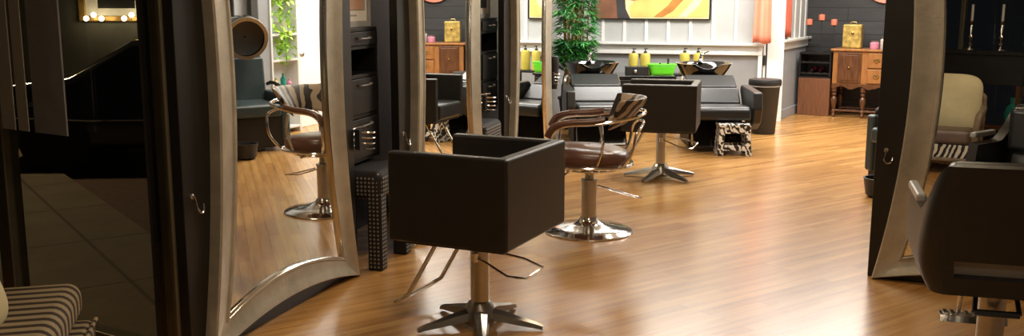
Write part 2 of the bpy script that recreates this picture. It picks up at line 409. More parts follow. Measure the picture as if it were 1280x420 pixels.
def make_board(label):
    t = thing('backing_board', label, 'panel')
    MB().box(-.74,.74,0,.05,0,2.55).build('board','blackboard', t, bevel=.004)
    h = MB(); x = -.685
    h.lathe([(.012,0),(.012,.004),(.005,.008),(.005,.014)], T=Matrix.Translation((x,0,.70)) @ Matrix.Rotation(PI/2,4,'X'), n=12)
    h.tube([(x,-.012,.70),(x,-.02,.675),(x-.004,-.03,.650),(x+.012,-.036,.632),(x+.034,-.03,.640),(x+.040,-.024,.665)], .0042, smooth=4)
    h.build('hook','chrome', t)
    return t
def make_coil(label):
    t = thing('dryer_holder', label, 'dryer holder', group='spiral dryer holders on the mirror boards')
    c = MB(); pts = []
    for k in range(0, 4*20+1):
        a = 2*PI*k/20; r = .056 + .006*k/80
        pts.append((.085+r*math.cos(a), -.02-r*math.sin(a)*1., -.06+.12*k/80))
    c.tube(pts, .0045, 6)
    c.build('coil','chrome', t)
    MB().box(0,.035,-.035,-.005,-.05,.06).tube([(.02,-.02,-.05),(.03,-.02,-.058),(.05,-.02,-.06)], .004).build('bracket','blackplastic', t, bevel=.002)
    return t
st_ang = [18.5, 17.4, 16.7]
st_pos = [Vector((-1.095,4.618,0)), Vector(ST(1.35,0)), Vector(ST(3.62,0))]
labs = ['big curved silver-framed mirror reflecting a brown salon chair, nearest on the left',
        'second silver-framed mirror on the left, behind the near black chair, reflecting the wooden sideboard',
        'farthest silver-framed mirror on the left, beside the bamboo plant']
blabs = ['black board behind the nearest left mirror, chrome hook beside the dark window',
         'black hooked board behind the middle left mirror, rising behind the near black chair',
         'black hooked board behind the farthest left mirror']
mir = board = None
for k in range(3):
    rz = PI/2 - rad(st_ang[k]); loc = st_pos[k]
    mm = make_mirror(labs[k]) if k == 0 else dup(mir, label=labs[k]); mir = mir or mm
    bb = make_board(blabs[k]) if k == 0 else dup(board, label=blabs[k]); board = board or bb
    f = Vector((math.sin(rz), -math.cos(rz), 0))
    place(mm, loc + f*.001, rz); mm.scale = (.965,1,1) if k == 0 else (1,1,1); place(bb, loc, rz)
clabs = ['empty chrome spiral dryer holder right of the nearest left mirror',
         'empty chrome spiral dryer holder right of the middle left mirror',
         'chrome spiral holder right of the farthest left mirror, a black dryer in it']
coil0 = make_coil(clabs[0])
for k in range(3):
    c = coil0 if k == 0 else dup(coil0, label=clabs[k])
    rz = PI/2 - rad(st_ang[k]); x = Vector((math.cos(rz), math.sin(rz), 0)); f = Vector((math.sin(rz), -math.cos(rz), 0))
    place(c, st_pos[k] + Vector((0,0,.735)) + x*.74, rz)
# hair dryer in the third holder
rz3 = PI/2 - rad(st_ang[2]); x3 = Vector((math.cos(rz3), math.sin(rz3),0))
hd = thing('hair_dryer','black hair dryer standing in the spiral holder by the farthest left mirror','hair dryer', st_pos[2]+Vector((.02,0,.80))+x3*.825, rz3)
MB().lathe([(.026,-.17),(.034,-.08),(.038,0),(.042,.06),(.044,.11),(.038,.14),(.03,.145)], n=20).build('barrel','blackplastic', hd)
MB().tube([(0,0,.06),(.06,-.03,.05),(.12,-.05,.02)], .017, smooth=4, sy=1.3).build('handle','blackplastic', hd)
MB().tube([(.12,-.05,.02),(.18,-.06,-.02),(.24,-.03,-.10),(.28,0,-.30),(.27,0,-.55),(.22,.02,-.78)], .006, smooth=5).build('cord','blackplastic', hd)

# right-hand mirror on its board
RX = Vector((math.sin(rad(121.2)),math.cos(rad(121.2)),0)); RF = Vector((RX.y,-RX.x,0)); rzR = math.atan2(RX.y,RX.x)
RB = Vector((1.946,5.232,0))
bb = dup(board, loc=RB + RX*.74, rz=rzR, label='black hooked board behind the right-hand mirror, its edge against the wood floor')
mm = dup(mir, loc=RB + RX*.72 + RF*.001, rz=rzR, label='silver-framed mirror on the right reflecting the cream cushioned armchair')
LEANR = rad(1.0)
mm.rotation_euler = (-LEANR, 0, rzR); mm.scale = (1,1,1)
bb.rotation_euler = (-LEANR, 0, rzR)

# ------------------------------------------------------------------ drawer cabinets and dotted stools between the boards
def make_cabinet(label):
    t = thing('drawer_cabinet', label, 'cabinet', group='black drawer towers between the mirrors')
    b = MB(); W=.47
    b.box(0,.02,0,.345,.58,1.335); b.box(W-.02,W,0,.345,.58,1.335); b.box(0,W,.33,.345,.58,1.335)
    for z in (.58,.83,1.055,1.215,1.315): b.box(.0,W,.0,.345,z,z+.02)
    b.build('carcass','blackwood', t, bevel=.002)
    for (z0,z1) in ((1.238,1.312),(.853,1.052),(.603,.826)):
        d = MB().box(.022,W-.022,-.012,.30,z0,z1).build('drawer','blackgloss' if 0 else 'blackwood', t, bevel=.003)
        h = MB(); zc = z1-.03
        h.tube([(.155,-.012,zc),(.16,-.03,zc-.004),(.235,-.034,zc-.006),(.31,-.03,zc-.004),(.315,-.012,zc)], .006, smooth=3)
        h.build('handle','cast', d)
    return t
cab = make_cabinet('black drawer tower between the nearest and middle mirrors, portrait picture on top')
place(cab, ST(.125,-.15), RZL)
cab2 = dup(cab, loc=ST(2.66,-.15), rz=RZL, label='black drawer tower between the middle and farthest mirrors, grey-framed picture on top')
cup = MB().lathe([(.018,0),(.034,.005),(.036,.03),(.030,.034),(.02,.012)], n=20).build('small_dish','paper'); 
tag(place(cup, ST(.22,-.20,1.076)), 'small white dish on the open shelf of the near black drawer tower','dish')

def make_stool(label):
    t = thing('dotted_stool', label, 'stool', group='dotted fabric stools between the mirrors')
    s = MB(); s.box(0,.46,0,.44,.40,.56); s.build('seat','dots', t, bevel=.045, seg=5)
    for (x,y) in ((0.002,0.002),(.372,.002),(.002,.35),(.372,.35)):
        MB().prism([(x,y),(x+.085,y),(x+.085,y+.085),(x,y+.085)], 0, .44,'z').build('leg','dots', t, bevel=.012)
    return t
stl = make_stool('black stool in dotted fabric on the floor beside the nearest left mirror')
place(stl, ST(.125,.05), RZL)
stl2 = dup(stl, loc=ST(2.19,.03), rz=RZL, label='black dotted fabric stool between the middle and farthest mirrors, mostly behind the near chair')

# pictures standing on the towers
def make_picture(label, w, h, loc, portrait=True):
    t = thing('framed_picture', label, 'picture', loc, RZL)
    f = MB()
    for (x0,x1,z0,z1) in ((0,w,0,.035),(0,w,h-.035,h),(0,.035,.035,h-.035),(w-.035,w,.035,h-.035)): f.box(x0,x1,-.02,.0,z0,z1)
    f.build('frame','greyframe', t, bevel=.003)
    MB().box(.035,w-.035,-.008,-.001,.035,h-.035).build('mount','paper', t, smooth=False)
    if portrait:
        p = MB().box(.06,w-.06,-.011,-.008,.095,h-.05).build('photograph','photogrey', t, smooth=False)
        s = MB()
        cx = w/2-.01
        sh = [(cx-.13,.098),(cx+.15,.098),(cx+.14,.16),(cx+.08,.20),(cx+.03,.215),(cx-.03,.215),(cx-.09,.19),(cx-.125,.15)]
        s.prism(sh, -.0125,-.011)
        hd_ = [(cx+.055*math.cos(a), .285+.072*math.sin(a)) for a in [2*PI*i/20 for i in range(20)]]
        s.prism(hd_, -.0135,-.0125)
        s.prism([(cx-.09,.16),(cx-.05,.215),(cx-.01,.245),(cx+.03,.25),(cx+.02,.225),(cx-.02,.20),(cx-.05,.15)], -.0145,-.0135)
        s.prism([(cx+.10,.155),(cx+.07,.215),(cx+.035,.24),(cx+.0,.235),(cx+.03,.205),(cx+.05,.15)], -.0155,-.0145)
        s.build('portrait_figure','skin', p, smooth=False)
        MB().box(w/2-.05,w/2+.05,-.0095,-.008,.062,.070).build('caption_line','greyframe', t, smooth=False)
    else:
        MB().box(.08,w-.08,-.011,-.008,.08,h-.08).build('photograph','darkart', t, smooth=False)
    return t
make_picture('grey-framed portrait of a person with hands raised to the face, on the near drawer tower', .45,.52, ST(.135,-.20,1.336))
make_picture('grey-framed dark picture on the drawer tower left of the farthest mirror', .42,.46, ST(2.62,-.20,1.336), False)

# ------------------------------------------------------------------ styling chairs
def star_base(t, r=.30):
    s = MB()
    s.lathe([(.075,.02),(.085,.05),(.07,.085),(.055,.115),(.045,.125)], n=24)
    for k in range(5):
        a = 2*PI*k/5 + rad(20); c, n_ = math.cos(a), math.sin(a)
        pts = [(.04,.062,.045),(.12,.052,.036),(.20,.036,.028),(.27,.024,.020),(r,.016,.016)]
        vs = []
        for (d, z, w) in pts:
            for (u, h) in ((-1,-.55),(-.75,.55),(0,.95),(.75,.55),(1,-.55),(0,-.9)):
                x = d; y = u*w; zz = z + h*w*.8
                vs.append((x*c - y*n_, x*n_ + y*c, max(.002, zz)))
        m = 6; fs = [(i*m+j, i*m+(j+1)%m, (i+1)*m+(j+1)%m, (i+1)*m+j) for i in range(len(pts)-1) for j in range(m)] + [tuple(range(m)), tuple((len(pts)-1)*m+j for j in range(m))]
        s.faces(vs, fs)
    return s.build('star_base','cast', t)
def make_box_chair(label, W=.66, D=.585, z0=.44, z1=.82, lever=40, base_r=.30, star=0, off=(0,0)):
    t = thing('styling_chair', label, 'salon chair')
    w = .062
    # arms and back: one upholstered shell with mitred corners
    MB().prism([(-W/2,-D/2),(-W/2+w,-D/2),(-W/2+w,D/2-w),(W/2-w,D/2-w),(W/2-w,-D/2),(W/2,-D/2),(W/2,D/2),(-W/2,D/2)], z0, z1, 'z').build('padded_shell','blackleather', t, bevel=.014, seg=4)
    MB().box(-W/2+w+.002,W/2-w-.002,-D/2-.01,D/2-w-.002,z0+.01,z0+.15).build('seat','blackleather', t, bevel=.03, seg=4)
    MB().box(-W/2+.03,W/2-.03,-D/2+.03,D/2-.03,z0-.012,z0+.012).build('seat_base','blackplastic', t)
    c = MB(); c.lathe([(.043,.10),(.043,z0-.06),(.048,z0-.055),(.048,z0-.03),(.036,z0-.028),(.036,z0-.01)], n=24)
    c.build('pump_column','steel', t).location = (*off,0)
    b = star_base(t, base_r); b.location = (*off,0); b.rotation_euler = (0,0,star)
    a = rad(lever-6); ca, sa = math.cos(a), math.sin(a); R = lambda x,y,z: (x*ca-y*sa, x*sa+y*ca, z)
    l = MB(); zl = z0-.115
    l.tube([R(.0,-.05,zl+.02),R(.06,-.055,zl),R(.17,-.075,zl-.045),R(.255,-.06,zl-.05),R(.30,.03,zl-.015),R(.20,.045,zl+.012),R(.04,.05,zl+.03)], .0055, smooth=0)
    l.lathe([(.016,-.02),(.016,.02)], c=R(.0,-.055,zl+.02), n=12)
    l.build('pump_lever','chrome', t).location = (*off,0)
    f = MB(); h = .16
    f.tube([(-h,-.12,z0+.0),(-h,-.30,.13),(-h,-.365,.088),(-h*.55,-.385,.075),(h*.55,-.385,.075),(h,-.365,.088),(h,-.30,.13),(h,-.12,z0)], .0105, 10)
    f.tube([(-h,-.34,.105),(h,-.34,.105)], .0075)
    f.build('footrest','chrome', t)
    return t
near = make_box_chair('square black leather styling chair on a steel star base, front and centre', lever=98, star=rad(9), z0=.435, z1=.838, off=(.062,.029))
place(near, (-.148,4.47,0), facing(-.906,.422))
far = make_box_chair('square black styling chair farther back, between the zebra chair and wash chair', W=.60, D=.60, z0=.427, z1=.808, lever=100, base_r=.31, star=rad(30))
place(far, (1.252,8.20,0), facing(-.97,.24))

# zebra chair
zc = thing('tubular_styling_chair','brown leather styling chair with zebra print back and chrome tube arms','salon chair', (.500,6.275,0), facing(-.995,.08))
MB().lathe([(.286,0),(.288,.006),(.280,.014),(.262,.017),(.255,.024),(.18,.036),(.11,.052),(.075,.068),(.06,.085),(.055,.10)], n=48).build('disc_base','chrome', zc)
MB().lathe([(.050,.09),(.050,.325),(.054,.328),(.054,.345),(.030,.348),(.026,.43)], n=24).build('pump_column','steel', zc)
c = MB()
def seatf(u, v):
    a = 2*PI*u; r = [0.001,.12,.20,.235,.25,.245,.22,.12,.001][int(round(v*8))]; z = [.565,.565,.560,.545,.510,.470,.445,.440,.440][int(round(v*8))]
    e = .8; cx_, sx_ = math.cos(a), math.sin(a)
    return Vector((r*math.copysign(abs(cx_)**e,cx_), r*1.03*math.copysign(abs(sx_)**e,sx_), z + .012*(v<.4)*(-sx_)))
c.grid(seatf, 32, 9, cu=True); c.build('seat','brownleather', zc, sub=1)
f = MB()
f.tube([(.26*math.copysign(abs(math.cos(a))**.8,math.cos(a)), .27*math.copysign(abs(math.sin(a))**.8,math.sin(a)), .455) for a in [2*PI*i/32 for i in range(32)]], .011, closed=True)
f.tube([(.20*math.cos(a), .20*math.sin(a), .425) for a in [2*PI*i/24 for i in range(24)]], .008, closed=True)
for i in range(24):
    a = 2*PI*i/24; f.tube([(.20*math.cos(a),.20*math.sin(a),.425),(.262*math.cos(a),.27*math.sin(a),.455)], .005, 5)
f.tube([(-.22,0,.42),(.22,0,.42)], .012); f.tube([(0,-.22,.42),(0,.22,.42)], .012)
f.build('seat_frame','chrome', zc)
for sx in (-1,1):
    f = MB()
    f.tube([(sx*.20,-.18,.45),(sx*.245,-.235,.55),(sx*.262,-.235,.66),(sx*.265,-.16,.72),(sx*.265,.02,.735),(sx*.262,.16,.755),(sx*.22,.275,.775),(sx*.10,.335,.785),(0,.35,.785)], .0115, smooth=5)
    f.tube([(sx*.24,.04,.45),(sx*.268,.08,.60),(sx*.265,.06,.72)], .0095, smooth=4)
    f.tube([(sx*.20,.20,.455),(sx*.25,.26,.55),(sx*.255,.28,.66),(sx*.20,.31,.705),(sx*.08,.335,.72),(0,.34,.72)], .0095, smooth=4)
    f.build('arm_frame','chrome', zc)
    p = MB()
    p.tube([(sx*.262,-.265,.655),(sx*.265,-.225,.715),(sx*.266,-.14,.742),(sx*.266,0,.75),(sx*.262,.09,.762)], .027, 12, smooth=5, sy=.7)
    p.build('arm_pad','brownleather', zc)
# wrap-around zebra back pad
def padf(side):
    def f(u, v):
        a = -1.05 + 2.1*u; r = .255
        bul = math.sin(PI*v)**.6 * .032 * math.cos(a*.8)
        zz = .695 + .185*v - .03*abs(a)**2*(.5-v)*2*.5
        rr = r - .045 + .15*v + side*bul*.9
        return Vector((.88*rr*math.sin(a), rr*math.cos(a)*1.0-.0, zz + .01*math.cos(a*2)))
    return f
pz = MB(); nu, nv = 22, 9
A_ = [padf(1)(i/(nu-1), j/(nv-1)) for j in range(nv) for i in range(nu)]; B_ = [padf(-1)(i/(nu-1), j/(nv-1)) for j in range(nv) for i in range(nu)]
fs = []
for off in (0, nu*nv):
    for j in range(nv-1):
        for i in range(nu-1): fs.append(tuple(off+q_ for q_ in (j*nu+i,j*nu+i+1,(j+1)*nu+i+1,(j+1)*nu+i)))
for j in range(nv-1):
    for i in (0,nu-1): fs.append((j*nu+i,(j+1)*nu+i,nu*nv+(j+1)*nu+i,nu*nv+j*nu+i))
pz.faces(A_+B_, fs); bmesh.ops.remove_doubles(pz.b, verts=pz.b.verts, dist=.002)
pz.build('backrest','zebra', zc, sub=1)
l = MB()
l.tube([(-.03,.055,.30),(-.05,.17,.265),(-.055,.30,.225),(-.02,.335,.225),(.05,.33,.235),(.035,.19,.27),(.035,.05,.31)], .0055)
l.build('pump_lever','chrome', zc); 
f = MB(); f.tube([(-.12,-.12,.42),(-.13,-.30,.28),(-.13,-.40,.20),(-.10,-.43,.195),(.10,-.43,.195),(.13,-.40,.20),(.13,-.30,.28),(.12,-.12,.42)], .009); f.build('footrest','chrome', zc)

# right foreground chair with curved shell and slotted back
rc = thing('rounded_styling_chair','rounded black styling chair with slotted back at the right edge of the picture','salon chair', (1.95,3.86,0), facing(.28,.96))
def shell(u, v):
    a = -PI*.5 + (u-.5)*2*PI*.5      # not used directly
    k = (u-.5)*2                     # -1..1 from left arm front, round the back, to right arm front
    W, D = .305, .29
    L1 = .42; 
    s = abs(k)
    if s < .40:   x = W*.78*(s/.40); y = D
    elif s < .60:
        q_ = (s-.40)/.20*PI/2; x = W*.78 + W*.22*math.sin(q_); y = D - .075*(1-math.cos(q_))
    else: x = W; y = D-.075 - (s-.60)/.40*(2*D-.10)
    x = math.copysign(x, k)
    back = max(0, min(1, (.72-s)/.25)); back = back*back*(3-2*back)
    top = .675 + (.888-.675)*back
    bot = .375 + .03*(s>.6)*(s-.6)/.4
    z = bot + (top-bot)*v
    lean = .055*back*(v**1.5) - .03*back*(1-v)**2
    bulge = .012*math.sin(PI*v)
    x *= 1 - .10*back*max(0,(v-.45)/.55)**1.5 - .12*(1-min(1,v/.35))**2
    nx = 1 if s>.6 else (0 if s<.4 else .7); ny = 0 if s>.6 else 1
    return Vector((x + math.copysign(nx*bulge, k), y + lean + ny*bulge, z))
sk = lambda u, v: abs(u-.5) < .165 and .14 < v < .27
MB().grid(shell, 61, 30, skip=sk).build('backrest_shell','blackleather', rc, solid=.055, soff=-1, bevel=.010, seg=3)
MB().box(-.255,.255,-.27,.20,.40,.53).build('seat','blackleather', rc, bevel=.04, seg=4)
MB().prism([(-.22,.19),(.22,.19),(.22,.238),(-.22,.238)], .41,.585,'z').build('back_cushion_piping','greypad', rc, bevel=.015)
MB().box(-.225,.225,.10,.21,.60,.88).build('back_cushion','padleather', rc, bevel=.04, seg=4)
for sx in (-1,1):
    MB().box(sx*.305-.02,sx*.305+.02,-.22,.10,.70,.735).build('arm_cap','greypad', rc, bevel=.012)
MB().lathe([(.052,.08),(.052,.33),(.058,.335),(.058,.36),(.09,.37),(.09,.385)], n=24).build('pump_column','steel', rc)
MB().lathe([(.30,0),(.30,.012),(.26,.022),(.15,.04),(.08,.06),(.06,.085)], n=40).build('disc_base','chrome', rc)
l = MB()
for sx in (-1,1): l.tube([(sx*.07,.02,.36),(sx*.075,.07,.33),(sx*.082,.11,.27)], .010)
l.tube([(-.082,.11,.27),(.082,.11,.27)], .014)
l.build('pump_lever','blackplastic', rc)
f = MB()
f.box(-.14,.14,-.43,-.37,.07,.105)
for k in range(9): f.box(-.135+k*.03,-.115+k*.03,-.435,-.365,.103,.112)
f.tube([(-.06,-.20,.38),(-.06,-.36,.20),(-.06,-.40,.10)], .011); f.tube([(.06,-.20,.38),(.06,-.36,.20),(.06,-.40,.10)], .011)
f.build('footrest','chrome', rc, bevel=.003)

# ------------------------------------------------------------------ shampoo stations
def make_wash(label):
    t = thing('shampoo_chair', label, 'shampoo chair')
    # pedestal box with slanted sides
    MB().prism([(-.30,.04),(.62,.02),(.85,.02),(.85,.58),(.55,.52),(.15,.34),(-.12,.30)], -.25,.25,'x').build('pedestal','blackgloss', t, bevel=.02)
    MB().prism([(-.02,.02),(.60,.02),(.60,.42),(-.02,.36)], -.262,-.25,'x').build('side_panel','wicker', t, smooth=False)
    MB().prism([(-.45,.33),(-.45,.43),(-.40,.465),(.12,.44),(.12,.33)], -.27,.27,'x').build('seat','padleather', t, bevel=.03, seg=4)
    MB().prism([(.10,.40),(.03,.45),(.20,.595),(.29,.56)], -.26,.26,'x').build('lower_backrest','padleather', t, bevel=.022, seg=4)
    MB().prism([(.215,.595),(.29,.560),(.52,.650),(.46,.705)], -.255,.255,'x').build('upper_backrest','padleather', t, bevel=.022, seg=4)
    for sx in (-1,1):
        MB().prism([(-.40,.30),(-.46,.44),(-.42,.60),(.22,.62),(.26,.56),(.02,.28),(-.25,.22)], sx*.33-.045, sx*.33+.045,'x').build('armrest','blackleather', t, bevel=.02, seg=3)
    # bowl
    b = MB()
    def bowlf(u, v):
        a = 2*PI*u; prof = [(.0,.60),(.14,.60),(.22,.66),(.27,.745),(.295,.79),(.30,.80),(.285,.805),(.262,.79),(.235,.74),(.19,.68),(.12,.655),(0.,.65)]
        i = v*(len(prof)-1); r, z = prof[int(round(i))]
        ca, sa = math.cos(a), math.sin(a)
        x = r*math.copysign(abs(ca)**.85, ca); y = .80 + r*.95*math.copysign(abs(sa)**.85, sa)
        dip = .05*max(0, 1-((x/.13)**2)) if (sa < -.2 and z > .74) else 0
        return Vector((x, y, z-dip))
    b.grid(bowlf, 48, 12, cu=True); bo = b.build('bowl','bowl', t)
    f = MB(); f.lathe([(.028,0),(.028,.02),(.018,.03),(.018,.06)], c=(0,1.03,.80), n=16)
    f.tube([(0,1.03,.85),(0,1.02,.885),(0,.97,.905),(0,.90,.895),(0,.88,.875)], .011, smooth=4)
    f.tube([(0,1.03,.86),(.05,1.02,.90),(.085,1.01,.915)], .007)
    f.build('faucet','chrome', t)
    MB().tube([(-.36,-.16,.62),(-.37,-.20,.67),(-.36,-.12,.70),(-.33,.04,.71),(-.30,.12,.68)], .012, smooth=4).build('arm_rail','steel', t)
    return t
w2_ = make_wash('black shampoo chair with glossy bowl at centre back, patterned footstool in front')
place(w2_, (2.04,9.86,0), facing(-.03,-1))
w1_ = dup(w2_, loc=(.89,10.02,0), rz=facing(.03,-1), label='black shampoo chair with basin behind the zebra chair, next to the bamboo plant')

ft = thing('step_stool','small step stool in black and white damask print below the wash chair','step stool', (2.13,9.44,0), facing(-.03,-1)); ft.scale = (.92,1,1.14)
MB().box(-.165,.165,-.11,.11,.24,.27).build('top','damask', ft, bevel=.008)
f = MB()
O = [(-.18,0),(-.155,.24),(.155,.24),(.18,0),(.12,0),(.09,.045),(-.09,.045),(-.12,0)]
for y in (-.105,.085):
    # frame with open window: four strips
    f.prism([(-.18,0),(-.155,.24),(-.10,.24),(-.115,0)], y, y+.02); f.prism([(.18,0),(.155,.24),(.10,.24),(.115,0)], y, y+.02)
    f.prism([(-.11,.19),(.11,.19),(.11,.24),(-.11,.24)], y, y+.02); f.prism([(-.12,.045),(.12,.045),(.115,.09),(-.115,.09)], y, y+.02)
for sx in (-1,1): f.prism([(sx*.178,0),(sx*.153,.24),(sx*.135,.24),(sx*.16,0)], -.10,.10)
f.build('frame','damask', ft, bevel=.003)

ct = thing('storage_counter','long low black counter under the white wall ledge between the basins','counter', (1.42,11.72,0), 0)
MB().box(-.36,.45,-.27,.25,0,.57).build('body','blackwood', ct, bevel=.006)
MB().box(-.38,.47,-.29,.26,.57,.60).build('worktop','blackgloss', ct, bevel=.006)
for k in range(2):
    d = MB().box(-.35+k*.40,.04+k*.40,-.285,-.27,.03,.55).build('door','blackwood', ct, bevel=.004)
    MB().tube([(.0+k*.08,-.285,.42),(.0+k*.08,-.305,.41),(.0+k*.08,-.305,.33),(.0+k*.08,-.285,.32)], .005).build('handle','steel', d)
og = thing('counter_organizer','small black box with a silver knob in front of two mustard bottles','box', (1.455,11.52,.60), 0)
MB().box(-.135,.125,-.07,.06,0,.105).build('body','blackplastic', og, bevel=.006)
MB().ball((-.03,-.078,.05), .022).build('knob','chrome', og)
def make_bottle(label):
    t = thing('pump_bottle', label, 'bottle', group='mustard pump bottles on the wash counter')
    MB().lathe([(.052,0),(.058,.006),(.058,.225),(.05,.238),(.022,.242),(.022,.25)], n=20).build('body','olivebottle', t)
    p = MB(); p.lathe([(.02,.25),(.02,.268),(.006,.270),(.006,.295)], n=12); p.box(-.014,.03,-.007,.007,.292,.303); p.build('pump','blackplastic', t, bevel=.002)
    return t
bots = [((1.436,11.72,.60),'left mustard pump bottle behind the black box'),((1.572,11.70,.60),'mustard pump bottle between the black box and the green basket'),]
bt0 = make_bottle(bots[0][1]); place(bt0, bots[0][0])
dup(bt0, loc=bots[1][0], label=bots[1][1])
ct2 = thing('wall_shelf','narrow black ledge behind the right basin holding two mustard bottles','shelf', (2.14,11.78,0), 0)
MB().box(-.24,.26,-.07,.10,.57,.60).build('shelf_board','blackwood', ct2, bevel=.004)
for x in (-.2,.2): MB().box(x-.012,x+.012,-.05,.10,.0,.57).build('bracket','blackwood', ct2, bevel=.003)
dup(bt0, loc=(2.05,11.78,.60), label='left mustard pump bottle behind the faucet of the right basin')
dup(bt0, loc=(2.21,11.78,.60), label='right mustard pump bottle behind the faucet of the right basin')
gb = thing('plastic_basket','lime green plastic basket holding two small dark bottles','basket', (1.74,11.52,.60), 0)
def bk(u, v):
    a = 2*PI*u; e=.35; ca, sa = math.cos(a), math.sin(a); s_ = .8+.2*v
    return Vector((.158*s_*math.copysign(abs(ca)**e,ca), .10*s_*math.copysign(abs(sa)**e,sa), .002+.125*v))
MB().grid(bk, 40, 5, cu=True).build('body','green', gb, solid=.006)
MB().box(-.125,.125,-.078,.078,.002,.008).build('bottom','green', gb)
MB().tube([bk(i/40,1) for i in range(40)], .007, closed=True).build('rim','green', gb)
for k,(x,h,lb) in enumerate(((-.02,.10,'short dark bottle in the green basket, left one'),(.075,.155,'taller dark bottle with nozzle in the green basket, right one'))):
    tag(place(MB().lathe([(.022,0),(.024,.01),(.024,h*.75),(.012,h*.85),(.010,h),(.013,h+.001),(.013,h+.03),(.004,h+.035)], n=16).build('small_bottle','blackplastic'), (1.74+x,11.52,.609)), lb, 'bottle')

# trash can
tc_ = thing('trash_can','tall black tapered trash can with a rimmed lid beside the doorway','trash can', (2.80,10.93,0), 0)
MB().lathe([(.125,0),(.130,.01),(.165,.545),(.168,.55)], n=32).build('body','blackplastic', tc_)
MB().lathe([(.176,.54),(.180,.548),(.180,.585),(.172,.605),(.10,.612),(.01,.612)], n=32).build('lid','blackplastic', tc_)
MB().lathe([(.170,.525),(.176,.528),(.176,.541),(.170,.543)], n=32, caps=False).build('liner_edge','greyframe', tc_)

# ------------------------------------------------------------------ bamboo plant
bp_ = thing('potted_bamboo','tall bamboo plant with feathery green leaves and tan canes beside the last mirror','plant', (.74,11.36,0), 0)
MB().lathe([(.15,0),(.16,.01),(.20,.33),(.215,.345),(.215,.365),(.19,.365),(.18,.33)], n=28).build('planter','wicker', bp_)
canes = []
for k in range(15):
    a = random.uniform(0,2*PI); r = random.uniform(.02,.14); x, y = r*math.cos(a), r*.7*math.sin(a)
    tx, ty = x*1.5+random.uniform(-.04,.04), y*1.4
    H_ = random.uniform(1.7,2.5); canes.append((x,y,tx,ty,H_))
    MB().tube([(x,y,.30),(x+(tx-x)*.4,y+(ty-y)*.4,.30+H_*.4),(tx,ty,.3+H_)], .011, 7, smooth=3, rr=(.013,.006)).build('cane','cane', bp_)
for part, mname in ((0,'leaf'),(1,'leafblue')):
    lf = MB(); 
    for k in range(470):
        c_ = random.choice(canes); z = random.choice([random.uniform(.72,1.0), random.uniform(.95,2.3), random.uniform(1.1,2.3)]); q_ = z/(.3+c_[4])
        q_ = min(1,q_); px, py = c_[0]+(c_[2]-c_[0])*q_, c_[1]+(c_[3]-c_[1])*q_
        a = random.uniform(0,2*PI); R_ = random.uniform(.05,.22) * (.7 if z < .95 else 1)
        cx_, cy_, cz_ = px+R_*math.cos(a), py+R_*.8*math.sin(a), z
        if cx_ > .16: cx_ = .16
        if .965*cx_-.262*cy_ < -.17: cx_ = (-.17+.262*cy_)/.965
        for j in range(7):
            b_ = a + (j-3)*.38 + random.uniform(-.1,.1); ln = random.uniform(.09,.15); up = random.uniform(-.55,.35)
            dx, dy, dz = math.cos(b_)*ln, math.sin(b_)*ln, up*ln
            wx, wy = -math.sin(b_)*.010, math.cos(b_)*.010
            lf.faces([(cx_,cy_,cz_),(cx_+dx*.45+wx,cy_+dy*.45+wy,cz_+dz*.4+.004),(cx_+dx,cy_+dy,cz_+dz),(cx_+dx*.45-wx,cy_+dy*.45-wy,cz_+dz*.4+.004)], [(0,1,2,3)])
    tag(lf.build('leaves', mname, bp_, smooth=False), kind='stuff')

# ------------------------------------------------------------------ art on the back wall
AW, AH = 1.42, 1.0
art = thing('canvas_painting','wide canvas painting, brown at left and swirling yellow at right, on the back wall','painting', ST(7.56,-.16,1.235), RZL-PI/2)
MB().box(0,AW,-.0,.035,0,AH).build('canvas','canvaspale', art, bevel=.002)
def ap(poly, y, m, nm): MB().prism(poly, y, y+.002).build(nm, m, art, smooth=False)
ap([(0,0),(.46,0),(.44,.04),(.40,.12),(.385,.3),(.40,AH),(0,AH)], -.0025,'canvasbrown','brown_field')
ap([(.30,0),(.46,0),(.42,.06),(.395,.14),(.385,.3),(.40,AH),(.26,AH),(.27,.3)], -.0045,'canvasdark','dark_band')
ap([(.47,.02),(AW-.01,.02),(AW-.01,.45),(1.3,.6),(1.0,.50),(.62,.32),(.44,.15)], -.0045,'canvasyellow','yellow_field')
ap([(.75,.02),(.86,.02),(.98,.09),(1.10,.22),(1.22,.50),(1.18,.62),(1.05,.34),(.92,.16)], -.0065,'canvasochre','ochre_streak')
ap([(1.05,.02),(1.15,.02),(1.30,.16),(1.40,.40),(1.36,.52),(1.24,.24)], -.0065,'canvaspale','pale_streak')
ap([(.40,.28),(.44,.235),(.50,.22),(.57,.235),(.63,.28),(.66,.38),(.60,.46),(.48,.46),(.41,.38)], -.0085,'canvasred','red_shape')
MB().box(AW,AW+.02,-.002,.035,-.012,AH).box(-.0,AW,-.002,.035,-.014,-.001).build('edge','blackwood', art)

# towels hanging in the doorway
def cloth(name, label, m, loc, rz, w, z0, z1, folds, taper):
    def f(u, v):
        x = (u-.5)*w*(1+taper*(v<.5)*(.5-v)); 
        return Vector((x, .022*math.sin(u*PI*2*folds+.4)*(1.15-v*.5), z1 + (z0-z1)*(1-v) + .012*math.sin(u*7)*(1-v)))
    o = MB().grid(f, 40, 14).build(name, m, solid=.006)
    place(o, loc, rz); return o
tag(cloth('towel','', 'peach', (2.98,11.87,0), RZL-PI/2, .19, .955, 2.2, 1.6, .25), 'peach cloth hanging on the white door casing, left of the darker one', 'towel')
tag(cloth('towel','', 'rust', (3.377,12.222,0), aP, .24, 1.02, 2.2, 2.1, .2), 'rust red cloth hanging on the passage wall beside the candle stand', 'towel')

